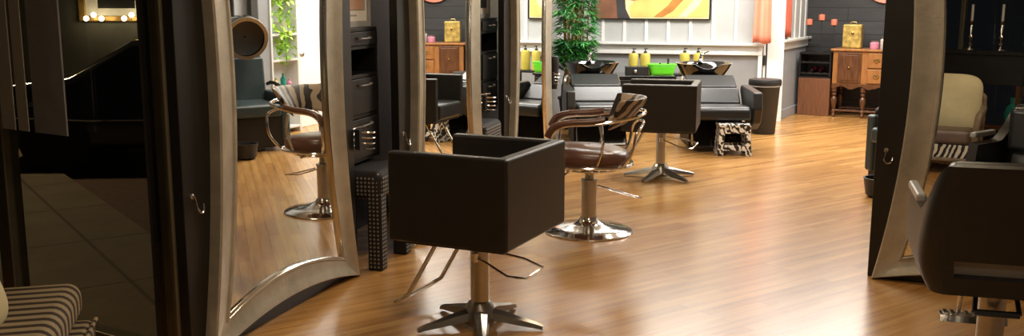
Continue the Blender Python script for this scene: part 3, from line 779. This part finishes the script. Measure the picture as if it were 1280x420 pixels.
# ------------------------------------------------------------------ nook furniture
SBT = .8605
rzN = math.atan2(-.5,.866)
def NK(a, b, z=0.): q_ = NW + ND*a + Vector((-.5,-.866))*b; return (q_.x,q_.y,z)
rk = thing('wine_rack','reddish brown wine rack with two black bottle shelves, left of the sideboard','wine rack', NK(.19,.56), rzN)
MB().box(0,.40,0,.42,0,.48).build('cabinet','rackwood', rk, bevel=.006)
r = MB(); r.box(0,.02,0,.42,.48,.80); r.box(.38,.40,0,.42,.48,.80); r.box(0,.40,0,.42,.78,.80); r.box(0,.40,0,.42,.48,.50); r.box(0,.40,.40,.42,.48,.8)
for z in (.55,.69):
    r.box(.02,.38,.01,.03,z-.025,z-.005)
    for k in range(4): r.tube([(.05+.09*k,.02,z),(.075+.09*k,.02,z-.018),(.10+.09*k,.02,z-.022),(.125+.09*k,.02,z)], .006, smooth=2)
r.build('bottle_shelves','blackwood', rk)
def bottle_at(x, z, lb):
    T = Matrix.Translation((0,0,0)) @ Matrix.Rotation(PI/2,4,'X')
    o = MB().lathe([(.036,0),(.038,.01),(.038,.18),(.03,.21),(.014,.24),(.013,.29),(.016,.295),(.016,.305)], T=T, n=18).build('wine_bottle','wine')
    q_ = Vector(NK(.19,.56)); 
    xv = Vector((ND.x,ND.y,0)); yv = Vector((.5,.866,0))
    place(o, q_ + xv*x + yv*.33 + Vector((0,0,z)), rzN); tag(o, lb, 'bottle', 'wine bottles in the rack'); return o
bottle_at(.16,.578,'wine bottle lying left in the lower black shelf of the rack')
bottle_at(.26,.578,'wine bottle lying right in the lower black shelf of the rack')
cs = thing('candle_stand','thin black metal stand with three cups for candles, on the wine rack','candle holder', NK(.41,.40,.80), rzN)
f = MB(); f.lathe([(.07,0),(.07,.008),(.02,.014)], n=20)
f.tube([(0,0,.01),(0,0,.40)], .004); f.tube([(-.155,0,.24),(.155,0,.24)], .0035); f.tube([(-.155,0,.34),(-.155,0,.12),(.155,0,.12),(.155,0,.34)], .0035)
for (x,z) in ((-.155,.34),(0,.40),(.155,.34)): f.lathe([(.004,z-.01),(.035,z),(.036,z+.006)], c=(x,0,0), n=14)
f.build('stand','blackplastic', cs)
for (x,z,lb) in ((-.155,.346,'left coral candle on the thin candle stand'),(0,.406,'middle, highest coral candle on the thin candle stand'),(.155,.346,'right coral candle on the thin candle stand')):
    v = Vector(NK(.41,.40,.80)) + Vector((ND.x,ND.y,0))*x + Vector((0,0,z))
    tag(place(MB().lathe([(.036,0),(.038,.004),(.038,.068),(.034,.072),(.005,.070),(.002,.08)], n=20).build('candle','candle'), v), lb,'candle','coral candles on the stand')

sb = thing('antique_sideboard','antique oak sideboard with turned legs, dark door and small brass-pulled drawers','sideboard', NK(.62,.60), rzN)
sb.scale = (1,1,.93)
SW, SDp = 1.40, .46
MB().box(-.03,SW+.03,-.03,SDp,.895,.925).build('top','oak', sb, bevel=.008)
MB().prism([(0,.44),(0,.895),(SW,.895),(SW,.44)], 0,SDp-.02).build('case','oak', sb, bevel=.004)
ap_ = []
for k in range(41):
    x = k/40*SW; ap_.append((x, .44-.035-.022*math.cos(x/SW*2*PI*6)*(1 if (k%14) else .4)))
MB().prism([(SW,.46),(0,.46)]+ap_, -.012,.006).build('apron','oakdark', sb)
for (x0,x1) in ((.06,.345),(1.055,1.34)):
    d = MB().box(x0,x1,-.018,0,.475,.875).build('door','oakdark', sb, bevel=.006)
    MB().box(x0+.03,x1-.03,-.024,-.016,.505,.845).build('door_panel','oakdark', d, bevel=.006)
    k_ = MB(); k_.ball(((x0+x1)/2 ,-.034,.68), .014, 10); k_.build('knob','brass', d)
for j,(z0,z1) in enumerate(((.475,.66),(.68,.875))):
    d = MB().box(.42,.98,-.020,0,z0,z1).build('drawer','oak', sb, bevel=.006)
    for x in (.53,.87):
        k_ = MB(); k_.lathe([(.030,0),(.030,.004),(.012,.006)], T=Matrix.Translation((x,-.02,(z0+z1)/2)) @ Matrix.Rotation(PI/2,4,'X') @ Matrix.Diagonal((1.3,1,1,1)), n=16)
        k_.tube([(x-.025,-.024,(z0+z1)/2),(x,-.038,(z0+z1)/2-.018),(x+.025,-.024,(z0+z1)/2)], .004, smooth=3)
        k_.build('pull','brass', d)
prof = [(.014,0),(.022,.01),(.026,.03),(.016,.05),(.024,.065),(.024,.085),(.016,.10),(.022,.13),(.036,.20),(.040,.235),(.030,.27),(.016,.285),(.030,.30),(.030,.32),(.018,.335),(.034,.35),(.034,.44)]
for x in (.03,.38,1.02,1.37): 
    MB().lathe(prof, c=(x,.03,0), n=16).build('leg','oakdark', sb)
for x in (.03,1.37): MB().lathe(prof, c=(x,SDp-.05,0), n=16).build('leg','oakdark', sb)
MB().box(.03,1.37,.015,.05,.08,.105).build('stretcher','oakdark', sb, bevel=.004)
MB().box(.03,1.37,SDp-.07,SDp-.04,.08,.105).build('stretcher','oakdark', sb, bevel=.004)

gt = thing('gold_tin','tall aged gold tin box standing on the left of the sideboard','tin', NK(.80,.38,SBT), rzN)
MB().box(-.115,.115,-.07,.07,0,.30).build('body','gold', gt, bevel=.02)
k_ = MB(); k_.lathe([(.02,0),(.02,.006),(.008,.01)], T=Matrix.Translation((.01,-.07,.19)) @ Matrix.Rotation(PI/2,4,'X'), n=14); k_.build('clasp','brass', gt)
MB().tube([(-.04,0,.30),(-.03,0,.325),(.03,0,.325),(.04,0,.30)], .005, smooth=3).build('handle','brass', gt)
def make_jar(label, m, loc, r, h):
    t = thing('glass_jar', label, 'jar', loc, 0)
    MB().lathe([(r*.9,0),(r,.008),(r,h*.75),(r*.75,h*.86),(r*.75,h*.88)], n=20).build('body', m, t)
    MB().lathe([(r*.8,h*.88),(r*.82,h*.9),(r*.82,h),(r*.7,h*1.03)], n=20).build('lid','steel', t)
    return t
make_jar('low pink jar on the sideboard right of the gold tin','pink', NK(1.09,.50,SBT), .055,.10)
make_jar('clear lidded glass jar on the sideboard beside the pink jar','glassjar', NK(1.21,.48,SBT), .06,.15)
make_jar('small pink jar farther right on the sideboard, seen in the middle mirror','pink', NK(1.46,.44,SBT), .045,.09)
bo = MB().lathe([(.05,0),(.055,.01),(.055,.17),(.02,.22),(.018,.29),(.022,.30)], n=20).build('dark_bottle','blackgloss')
tag(place(bo, NK(1.80,.36,SBT)), 'tall black bottle at the right end of the sideboard, seen in the middle mirror','bottle')
dc = MB().lathe([(.005,.0),(.20,.004),(.285,.012),(.30,.022),(.295,.03),(.20,.018),(.005,.012)], T=Matrix.Rotation(PI/2,4,'X'), n=40).build('wall_plate','copperdisc')
tag(place(dc, NK(1.12,.02,1.715), rzN), 'round rosy copper plate on the dark wall above the sideboard','plate')

# ------------------------------------------------------------------ dryer chair and console on the right, seen in the first mirror
dh = thing('hooded_dryer_chair','dark teal hooded dryer chair by the right wall, reflected in the nearest mirror','dryer chair', ST(3.62,3.28), RZL+PI)
# modelled facing -y; RZL+PI makes it face the left wall
dh.rotation_euler = (0,0, facing(-1.17,-.48))
MB().box(-.30,.30,-.30,.30,.04,.34).build('base','blackwood', dh, bevel=.01)
MB().box(-.24,.24,-.36,.26,.34,.47).build('seat','teal', dh, bevel=.035, seg=4)
MB().prism([(.18,.40),(.30,.40),(.38,.86),(.26,.90)], -.26,.26,'x').build('backrest','teal', dh, bevel=.03, seg=4)
for sx in (-1,1): 
    MB().box(sx*.285-.045,sx*.285+.045,-.32,.28,.10,.56).build('armrest','teal', dh, bevel=.025, seg=4)
    MB().tube([(sx*.285,.24,.62),(sx*.285,.10,.645),(sx*.285,-.12,.635),(sx*.285,-.24,.60),(sx*.285,-.25,.56)], .019, smooth=4).build('arm_pad','blackplastic', dh)
MB().tube([(0,.42,.02),(0,.42,2.3)], .028, 10).build('pole','blackplastic', dh)
hT = Matrix.Translation((.02,-.02,1.13)) @ Matrix.Rotation(rad(-78),4,'X')
MB().lathe([(.19,-.14),(.205,-.12),(.205,-.02),(.19,.06),(.14,.13),(.07,.165),(.01,.17)], T=hT, caps=False, n=32).build('hood','glassjar' if 0 else 'blackgloss', dh, solid=.008)
MB().lathe([(.175,-.145),(.21,-.15),(.215,-.13),(.20,-.12)], T=hT, caps=False, n=32).build('visor_rim','cast', dh)
MB().lathe([(.18,-.10),(.12,-.075),(.05,-.065),(.01,-.065)], T=hT, n=24, caps=False).build('hood_grille','blackplastic', dh)
MB().tube([(0,.42,1.24),(0,.32,1.28),(0,.13,1.18)], .02).build('arm','blackplastic', dh)
cn = thing('console_table','rustic wooden console by the right wall, at the left side of the nearest mirror','console', ST(2.78,3.42), RZL+PI)
MB().box(-.45,.30,-.14,.30,.80,.84).build('top','nookgrey', cn, bevel=.006)
MB().box(-.42,.27,-.10,.28,.40,.80).build('cabinet','oakdark', cn, bevel=.006)
for (x,y) in ((-.42,-.1),(.22,-.1),(-.42,.23),(.22,.23)): MB().box(x,x+.05,y,y+.05,0,.40).build('leg','oakdark', cn)
tag(place(MB().lathe([(.07,0),(.10,.02),(.12,.14),(.125,.15),(.11,.15),(.09,.03)], n=20).build('small_pot','blackplastic'), ST(3.05,2.9,0)), 'small dark pot on the floor left of the hooded dryer chair','pot')
# shelf niche with trailing yellow-green plant
sh = thing('wall_shelf','narrow white wall shelf unit beside the white door, seen in the nearest mirror','shelf', ST(4.70,3.55), RZL+PI)
s = MB(); s.box(-.26,-.23,0,.18,0,2.3); s.box(.23,.26,0,.18,0,2.3)
s.box(-.26,.26,.18,.195,0,2.3)
for z in (.05,.44,.80,1.08,1.52,2.0): s.box(-.23,.23,0,.18,z,z+.025)
s.build('unit','white', sh, bevel=.004)
ivy = thing('trailing_plant','yellow-green trailing plant on the white shelf, seen in the nearest mirror','plant', ST(4.70,3.60,1.105), RZL+PI)
MB().lathe([(.05,0),(.06,.01),(.075,.12),(.08,.125),(.065,.12)], n=20).build('pot','white', ivy)
lf = MB()
for k in range(230):
    a = random.uniform(0,2*PI); x = random.gauss(0,.10); y = .03-abs(random.gauss(0,.07)); z = random.uniform(-.45,.45)*(1-.2*abs(x)); x*= (1-.4*(z<-.15))
    x = max(-.2,min(.2,x)); s_ = random.uniform(.022,.04); R_ = Matrix.Translation((x,y,z+.12)) @ Matrix.Rotation(random.uniform(0,6.3),4,'Z') @ Matrix.Rotation(random.uniform(-.2,1.2),4,'X')
    vs = [R_ @ Vector(v) for v in ((0,0,0),(s_*.7,-s_*.6,.004),(s_*.45,-s_*1.5,0),(0,-s_*2.2,-.006),(-s_*.45,-s_*1.5,0),(-s_*.7,-s_*.6,.004))]
    lf.faces(vs, [tuple(range(6))])
tag(lf.build('leaves','ivy', ivy, smooth=False), kind='stuff')
MB().tube([(0,.03,.1),(.05,-.06,.06),(.03,-.08,-.2),(.04,-.08,-.36)], .004, smooth=3).tube([(0,.02,.1),(-.08,-.05,.25),(-.03,-.04,.5)], .004, smooth=3).build('vine','leaf', ivy)
for k,(x,h,m_,lb) in enumerate(((-.12,.16,'olivebottle','tan bottle on the white shelf below the trailing plant'),(.02,.20,'tealglass','teal bottle on the white shelf below the trailing plant'),(.13,.13,'pink','pink bottle on the white shelf below the trailing plant'))):
    q_ = Vector(ST(4.70,3.55,.465)); v = q_ + Vector((DV.x,DV.y,0))*x + Vector((NV.x,NV.y,0))*(.06)
    tag(place(MB().lathe([(.03,0),(.032,.005),(.032,h*.7),(.012,h*.85),(.012,h)], n=16).build('shelf_bottle', m_), v), lb, 'bottle')

# ------------------------------------------------------------------ left window bay: striped chair, blinds, street
sc_ = thing('striped_chair','low chair in brown and cream striped fabric at the lower left corner','chair', (-1.83,3.13,0), rad(15))
MB().box(-.30,.335,-.36,.33,.34,.475).build('seat_cushion','stripe', sc_, bevel=.05, seg=5)
MB().box(-.31,.375,-.37,.30,.16,.335).build('seat_base','stripe', sc_, bevel=.03, seg=4)
MB().tube([(.372,-.37,.33),(.376,.30,.33)], .008).build('piping','stripe', sc_)
MB().box(-.46,-.33,-.37,.33,.16,.85).build('backrest','stripe', sc_, bevel=.05, seg=5)
for (x,y) in ((-.28,-.32),(.30,-.32),(-.28,.26),(.30,.26)): MB().lathe([(.018,0),(.026,.16)], c=(x,y,0), n=12).build('leg','oakdark', sc_)
def pillow(name, m, w, h, d):
    def f(u, v):
        a = 2*PI*u; 
        ca, sa = math.cos(a), math.sin(a); e=.45
        X = math.copysign(abs(ca)**e, ca); Y = math.copysign(abs(sa)**e, sa)
        ph = -PI/2 + PI*v; r = math.cos(ph)**.55 if math.cos(ph)>1e-6 else 0
        return Vector((w/2*X*r*(1+.04*X*Y*X*Y), d/2*math.sin(ph)*(1-.35*(r**3)), h/2*Y*r))
    return MB().grid(f, 40, 17, cu=True).build(name, m)
p = pillow('throw_pillow','cream',.46,.46,.20); place(p, (-1.80,2.92,.655)); p.rotation_euler = (rad(-28), 0, rad(70))
tag(p, 'cream throw pillow on the striped chair, at the left edge of the picture', 'pillow')

BX = Vector((.848,-.53,0)); BF = Vector((-.53,-.848,0))
bl = thing('vertical_blind','grey vertical blind slats drawn to the left side of the window','blind', WO + BF*.07, rzW)
for (x0,x1) in ((1.40,1.535),(1.60,1.70),(1.725,1.80)):
    MB().box(-(x1-x0)/2,(x1-x0)/2,-.002,.002,.925,2.45).build('slat','slat', bl, smooth=False).location = ((x0+x1)/2,0,0)
MB().box(1.2,2.12,-.02,.02,2.45,2.5).build('headrail','bronze', bl)
MB().box(1.85,2.075,-.004,.004,.925,2.45).build('end_panel','greyframe', bl, smooth=False)

# street
sw = MB().prism([(-1.30,4.0),(-1.70,5.37),(-4.1,8.78),(-14,22.8),(-30,22),(-30,5.4),(-3.6,5.40)], -.14,-.03,'z').build('ground_sidewalk','sidewalk', smooth=False)
place(sw, (0,0,0)); struct(sw); sw.name = 'ground_sidewalk'
st_ = MB().prism([(-1.70,5.37),(-14,22.8),(-14,30),(6,30),(2,16.5),(-.5,5.8)], -.2,-.08,'z').build('ground_street','asphalt', smooth=False); struct(st_)
# parked car
car = thing('parked_car','black parked car seen through the dark window at the left','car', (-2.85,9.70,-.08), rad(6))
prof = [(-2.1,.30),(-2.12,.55),(-2.02,.72),(-1.72,.82),(-1.18,.88),(-.62,1.20),(.35,1.25),(1.05,1.0),(1.75,.90),(2.05,.80),(2.12,.5),(2.08,.28),(1.62,.22),(-1.55,.22)]
cb = MB(); cb.prism(prof, -.85,.85)
cb.build('body','carpaint', car, bevel=.09, seg=4)
for y in (-.862,.845): MB().prism([(-1.02,.90),(-.56,1.14),(-.08,1.17),(-.08,.90)], y, y+.016).prism([(0,.90),(0,1.17),(.34,1.17),(.88,.98),(.80,.90)], y, y+.016).build('side_window','carglass', car, smooth=False)
for x in (-1.32,1.30):
    for y in (-.86,.66):
        wT = Matrix.Translation((x,y,.31)) @ Matrix.Rotation(-PI/2,4,'X')
        w = MB().lathe([(.20,0),(.30,0),(.32,.03),(.32,.17),(.30,.20),(.20,.20)], T=wT, n=28).build('wheel','rubber', car)
        MB().lathe([(.19,-.004),(.19,.012),(.05,.02),(.04,-.008)], T=wT, n=20).build('hubcap','rubber', w)
MB().box(-.30,.10,-.868,-.858,.50,.60).build('door_plate','paper', car) if 0 else None
MB().box(-1.62,-1.30,-.875,-.85,.63,.665).box(-.1,.08,-.875,-.85,.72,.74).box(.75,.93,-.875,-.85,.72,.74).build('door_handle','chrome', car, bevel=.004)
MB().tube([(-2.02,-.84,.55),(-1.0,-.872,.50),(1.0,-.872,.50),(2.02,-.84,.55)], .012).build('side_trim','chrome', car)
# building across the street
fc = thing('street_building','dim grey building across the street beyond the parked car','building', (-9.2,17.4,0), 0)
MB().box(-3.5,8,0,.3,-.1,5).build('wall','facade', fc, smooth=False)
pf = thing('reflection_picture','large gilt-framed dark picture with a white mount, standing in for a reflection in the left window','picture', (-6.95,17.38,1.08), 0)  # indoor picture reflected in the window glass, built as an object outside
f = MB()
for (x0,x1,z0,z1) in ((-.55,.65,0,.09),(-.55,.65,1.5,1.6),(-.55,-.44,.09,1.5),(.57,.65,.09,1.5)): f.box(x0,x1,-.08,0,z0,z1)
f.build('frame','goldframe', pf, bevel=.01)
MB().box(-.44,.57,-.04,-.01,.09,1.5).build('mount','paper', pf, smooth=False)
MB().box(-.22,.42,-.05,-.04,.22,1.4).build('image','darkart', pf, smooth=False)
def make_lamp(label, loc):  # indoor lights reflected in the window glass, built as glowing bulbs outside
    t = thing('reflection_lamp', label, 'lamp', loc, 0, 'three-bulb lamps standing in for reflections in the left window')
    MB().tube([(-.13,0,0),(0,0,-.02),(.13,0,0)], .012, smooth=3).tube([(0,.0,-.02),(0,.30,-.02)], .012).tube([(0,0,-.02),(0,0,.06)], .01).build('bracket','brass', t)
    for (x,z) in ((-.13,.03),(.13,.03),(0,.09)): MB().ball((x,0,z), .042, 10).build('bulb','bulb', t)
    return t
l0 = make_lamp('left three-bulb lamp glowing under the gilt picture, standing in for a reflection in the dark window', (-7.15,17.08,1.10))
dup(l0, loc=(-6.5,17.08,1.10), label='right three-bulb lamp glowing under the gilt picture, standing in for a reflection in the dark window')

# ------------------------------------------------------------------ waiting corner reflected in the right-hand mirror
ac = thing('carved_armchair','carved wood armchair with taupe seat and zebra print skirt, reflected in the right mirror','armchair', (-.93,1.16,0), facing(.55,.835)); ac.scale = (1.12,1.12,1.06)
MB().box(-.28,.28,-.30,.26,.26,.40).build('seat','taupe', ac, bevel=.045, seg=5)
MB().box(-.285,.285,-.31,.27,.145,.262).build('skirt','zebrabw', ac, bevel=.01)
MB().box(-.30,.30,-.32,.28,.115,.148).build('seat_rail','armwood', ac, bevel=.01)
MB().box(-.27,.27,.24,.31,.30,.70).build('backrest','taupe', ac, bevel=.03, seg=4)
f = MB(); f.tube([(-.30,.30,.12),(-.31,.33,.6),(-.29,.36,.68),(-.15,.37,.72),(0,.37,.73),(.15,.37,.72),(.29,.36,.68),(.31,.33,.6),(.30,.30,.12)], .028, 8, smooth=4); f.build('back_frame','armwood', ac)
for sx in (-1,1):
    f = MB(); f.tube([(sx*.305,.30,.62),(sx*.33,.10,.58),(sx*.335,-.12,.56),(sx*.325,-.26,.54),(sx*.315,-.31,.46),(sx*.305,-.30,.30),(sx*.30,-.30,.12)], .027, 8, smooth=4)
    f.build('arm','armwood', ac)
for (x,y) in ((-.28,-.29),(.28,-.29),(-.28,.25),(.28,.25)): MB().lathe([(.016,0),(.014,.03),(.026,.08),(.03,.13)], c=(x,y,0), n=12).build('leg','armwood', ac)
p2 = pillow('throw_pillow','cream',.70,.60,.22); place(p2, Vector((-.93,1.16,.64)) - Vector((.55,.835,0))*.14); p2.rotation_euler = (rad(-10),0,facing(.55,.835))
tag(p2, 'cream ruffled pillow on the carved armchair, reflected in the right-hand mirror', 'pillow')
sdb = thing('window_console','dark wooden console by the front window, reflected in the right mirror','console', tuple(FA + (FB-FA).normalized()*1.55)+(0,), aF+PI)
# local -y faces into the room (towards +s)
MB().box(-.62,.62,-.42,-.06,1.10,1.15).build('top','blackwood', sdb, bevel=.006)
MB().box(-.60,.60,-.40,-.06,.78,1.10).build('case','blackwood', sdb, bevel=.006)
for x in (-.58,.54):
    for y in (-.40,-.10): MB().box(x,x+.04,y,y+.04,0,.78).build('leg','oakdark', sdb)
MB().box(-.58,.58,-.38,-.08,.30,.33).build('shelf','oakdark', sdb, bevel=.004)
qx = Vector((math.cos(aF+PI), math.sin(aF+PI),0)); qy = Vector((-qx.y,qx.x,0)); base = Vector((*(FA + (FB-FA).normalized()*1.55),0))
def make_candlestick(label, v):
    t = thing('candlestick', label, 'candlestick', v, 0, 'silver candlesticks on the front window console')
    MB().lathe([(.06,0),(.06,.01),(.02,.03),(.03,.06),(.012,.09),(.03,.14),(.012,.18),(.026,.24),(.012,.28),(.035,.32),(.02,.325)], n=18).build('stem','silverlip', t)
    MB().lathe([(.014,.32),(.014,.50),(.006,.505)], n=12).build('candle','paper', t)
    return t
c1 = make_candlestick('silver candlestick, left of two in the right-hand mirror', base + qx*.05 - qy*.25 + Vector((0,0,1.15)))
dup(c1, loc=base - qx*.28 - qy*.25 + Vector((0,0,1.15)), label='silver candlestick, right of two in the right-hand mirror')
vz = MB().lathe([(.05,0),(.09,.03),(.11,.12),(.09,.2),(.05,.24),(.06,.30),(.065,.31)], n=22).build('glass_vase','tealglass')
tag(place(vz, base - qx*.48 - qy*.22 + Vector((0,0,.335))), 'teal glass vase on the low shelf of the front window console','vase')
def cf(u, v): return Vector(((u-.5)*.40, .03*math.sin(u*PI*8), .05+2.2*v))
cu = MB().grid(cf, 60, 3).build('striped_curtain','curtain', solid=.005)
tag(place(cu, Vector((*(FA + (FB-FA).normalized()*.35),0)) + Vector((-(FB-FA).normalized().y,(FB-FA).normalized().x,0))*.12, aF), 'pale striped curtain hanging at the front window, at the right edge of the right mirror','curtain')

# ------------------------------------------------------------------ lights
def area(name, loc, size, power, col, target=None, sy=None):
    d = bpy.data.lights.new(name,'AREA'); d.energy = power; d.color = col; d.size = size
    if sy: d.shape = 'RECTANGLE'; d.size_y = sy
    o = bpy.data.objects.new(name, d); COL.objects.link(o); o.location = loc
    if target:
        v = Vector(target)-Vector(loc); o.rotation_euler = v.to_track_quat('-Z','Y').to_euler()
    return o
warm = (1.,.80,.56); cool = (1.,.96,.90)
area('ceiling_lamp_back', ST(5.9,.9,2.82), 1.6, 120, cool, sy=.5)
area('ceiling_lamp_back', ST(6.6,2.6,2.82), 1.4, 95, cool, sy=.5)
area('ceiling_lamp_right', ST(4.6,2.6,2.82), 1.0, 60, cool, sy=.5)
area('ceiling_lamp_nook', NK(1.3,1.3,2.8), .7, 30, (1.,.9,.75))
area('ceiling_lamp_middle', ST(3.2,1.5,2.82), .6, 48, (1.,.86,.68))
area('ceiling_lamp_middle', ST(.2,1.5,2.82), .5, 27, warm)
area('ceiling_lamp_front', ST(-2.4,1.6,2.82), .5, 30, warm)
area('ceiling_lamp_front', ST(-4.6,2.8,2.82), .5, 16, warm)
area('street_fill', (-7.5,9.5,5.2), .4, 300, (1.,.70,.40), target=(-4.5,8,0))  # added unseen light, brightens the pavement and street beyond the left window

W = bpy.data.worlds.new('night'); sc.world = W; W.use_nodes = True
W.node_tree.nodes['Background'].inputs[0].default_value = (.010,.011,.015,1); W.node_tree.nodes['Background'].inputs[1].default_value = .6

# ------------------------------------------------------------------ camera
cd = bpy.data.cameras.new('camera'); co = bpy.data.objects.new('camera', cd); COL.objects.link(co)
cd.sensor_width = 36; cd.lens = 1235/1280*36; cd.clip_start = .05
co.location = (0,0,1.51); co.rotation_euler = (PI/2 - math.atan(215/1235), 0, 0)
sc.camera = co
sc.view_settings.view_transform = 'Standard'; sc.view_settings.look = 'None'; sc.view_settings.gamma = 1; sc.view_settings.exposure = .0
sc.view_settings.use_curve_mapping = False
sc.cycles.max_bounces = 10; sc.cycles.glossy_bounces = 6; sc.cycles.transparent_max_bounces = 8
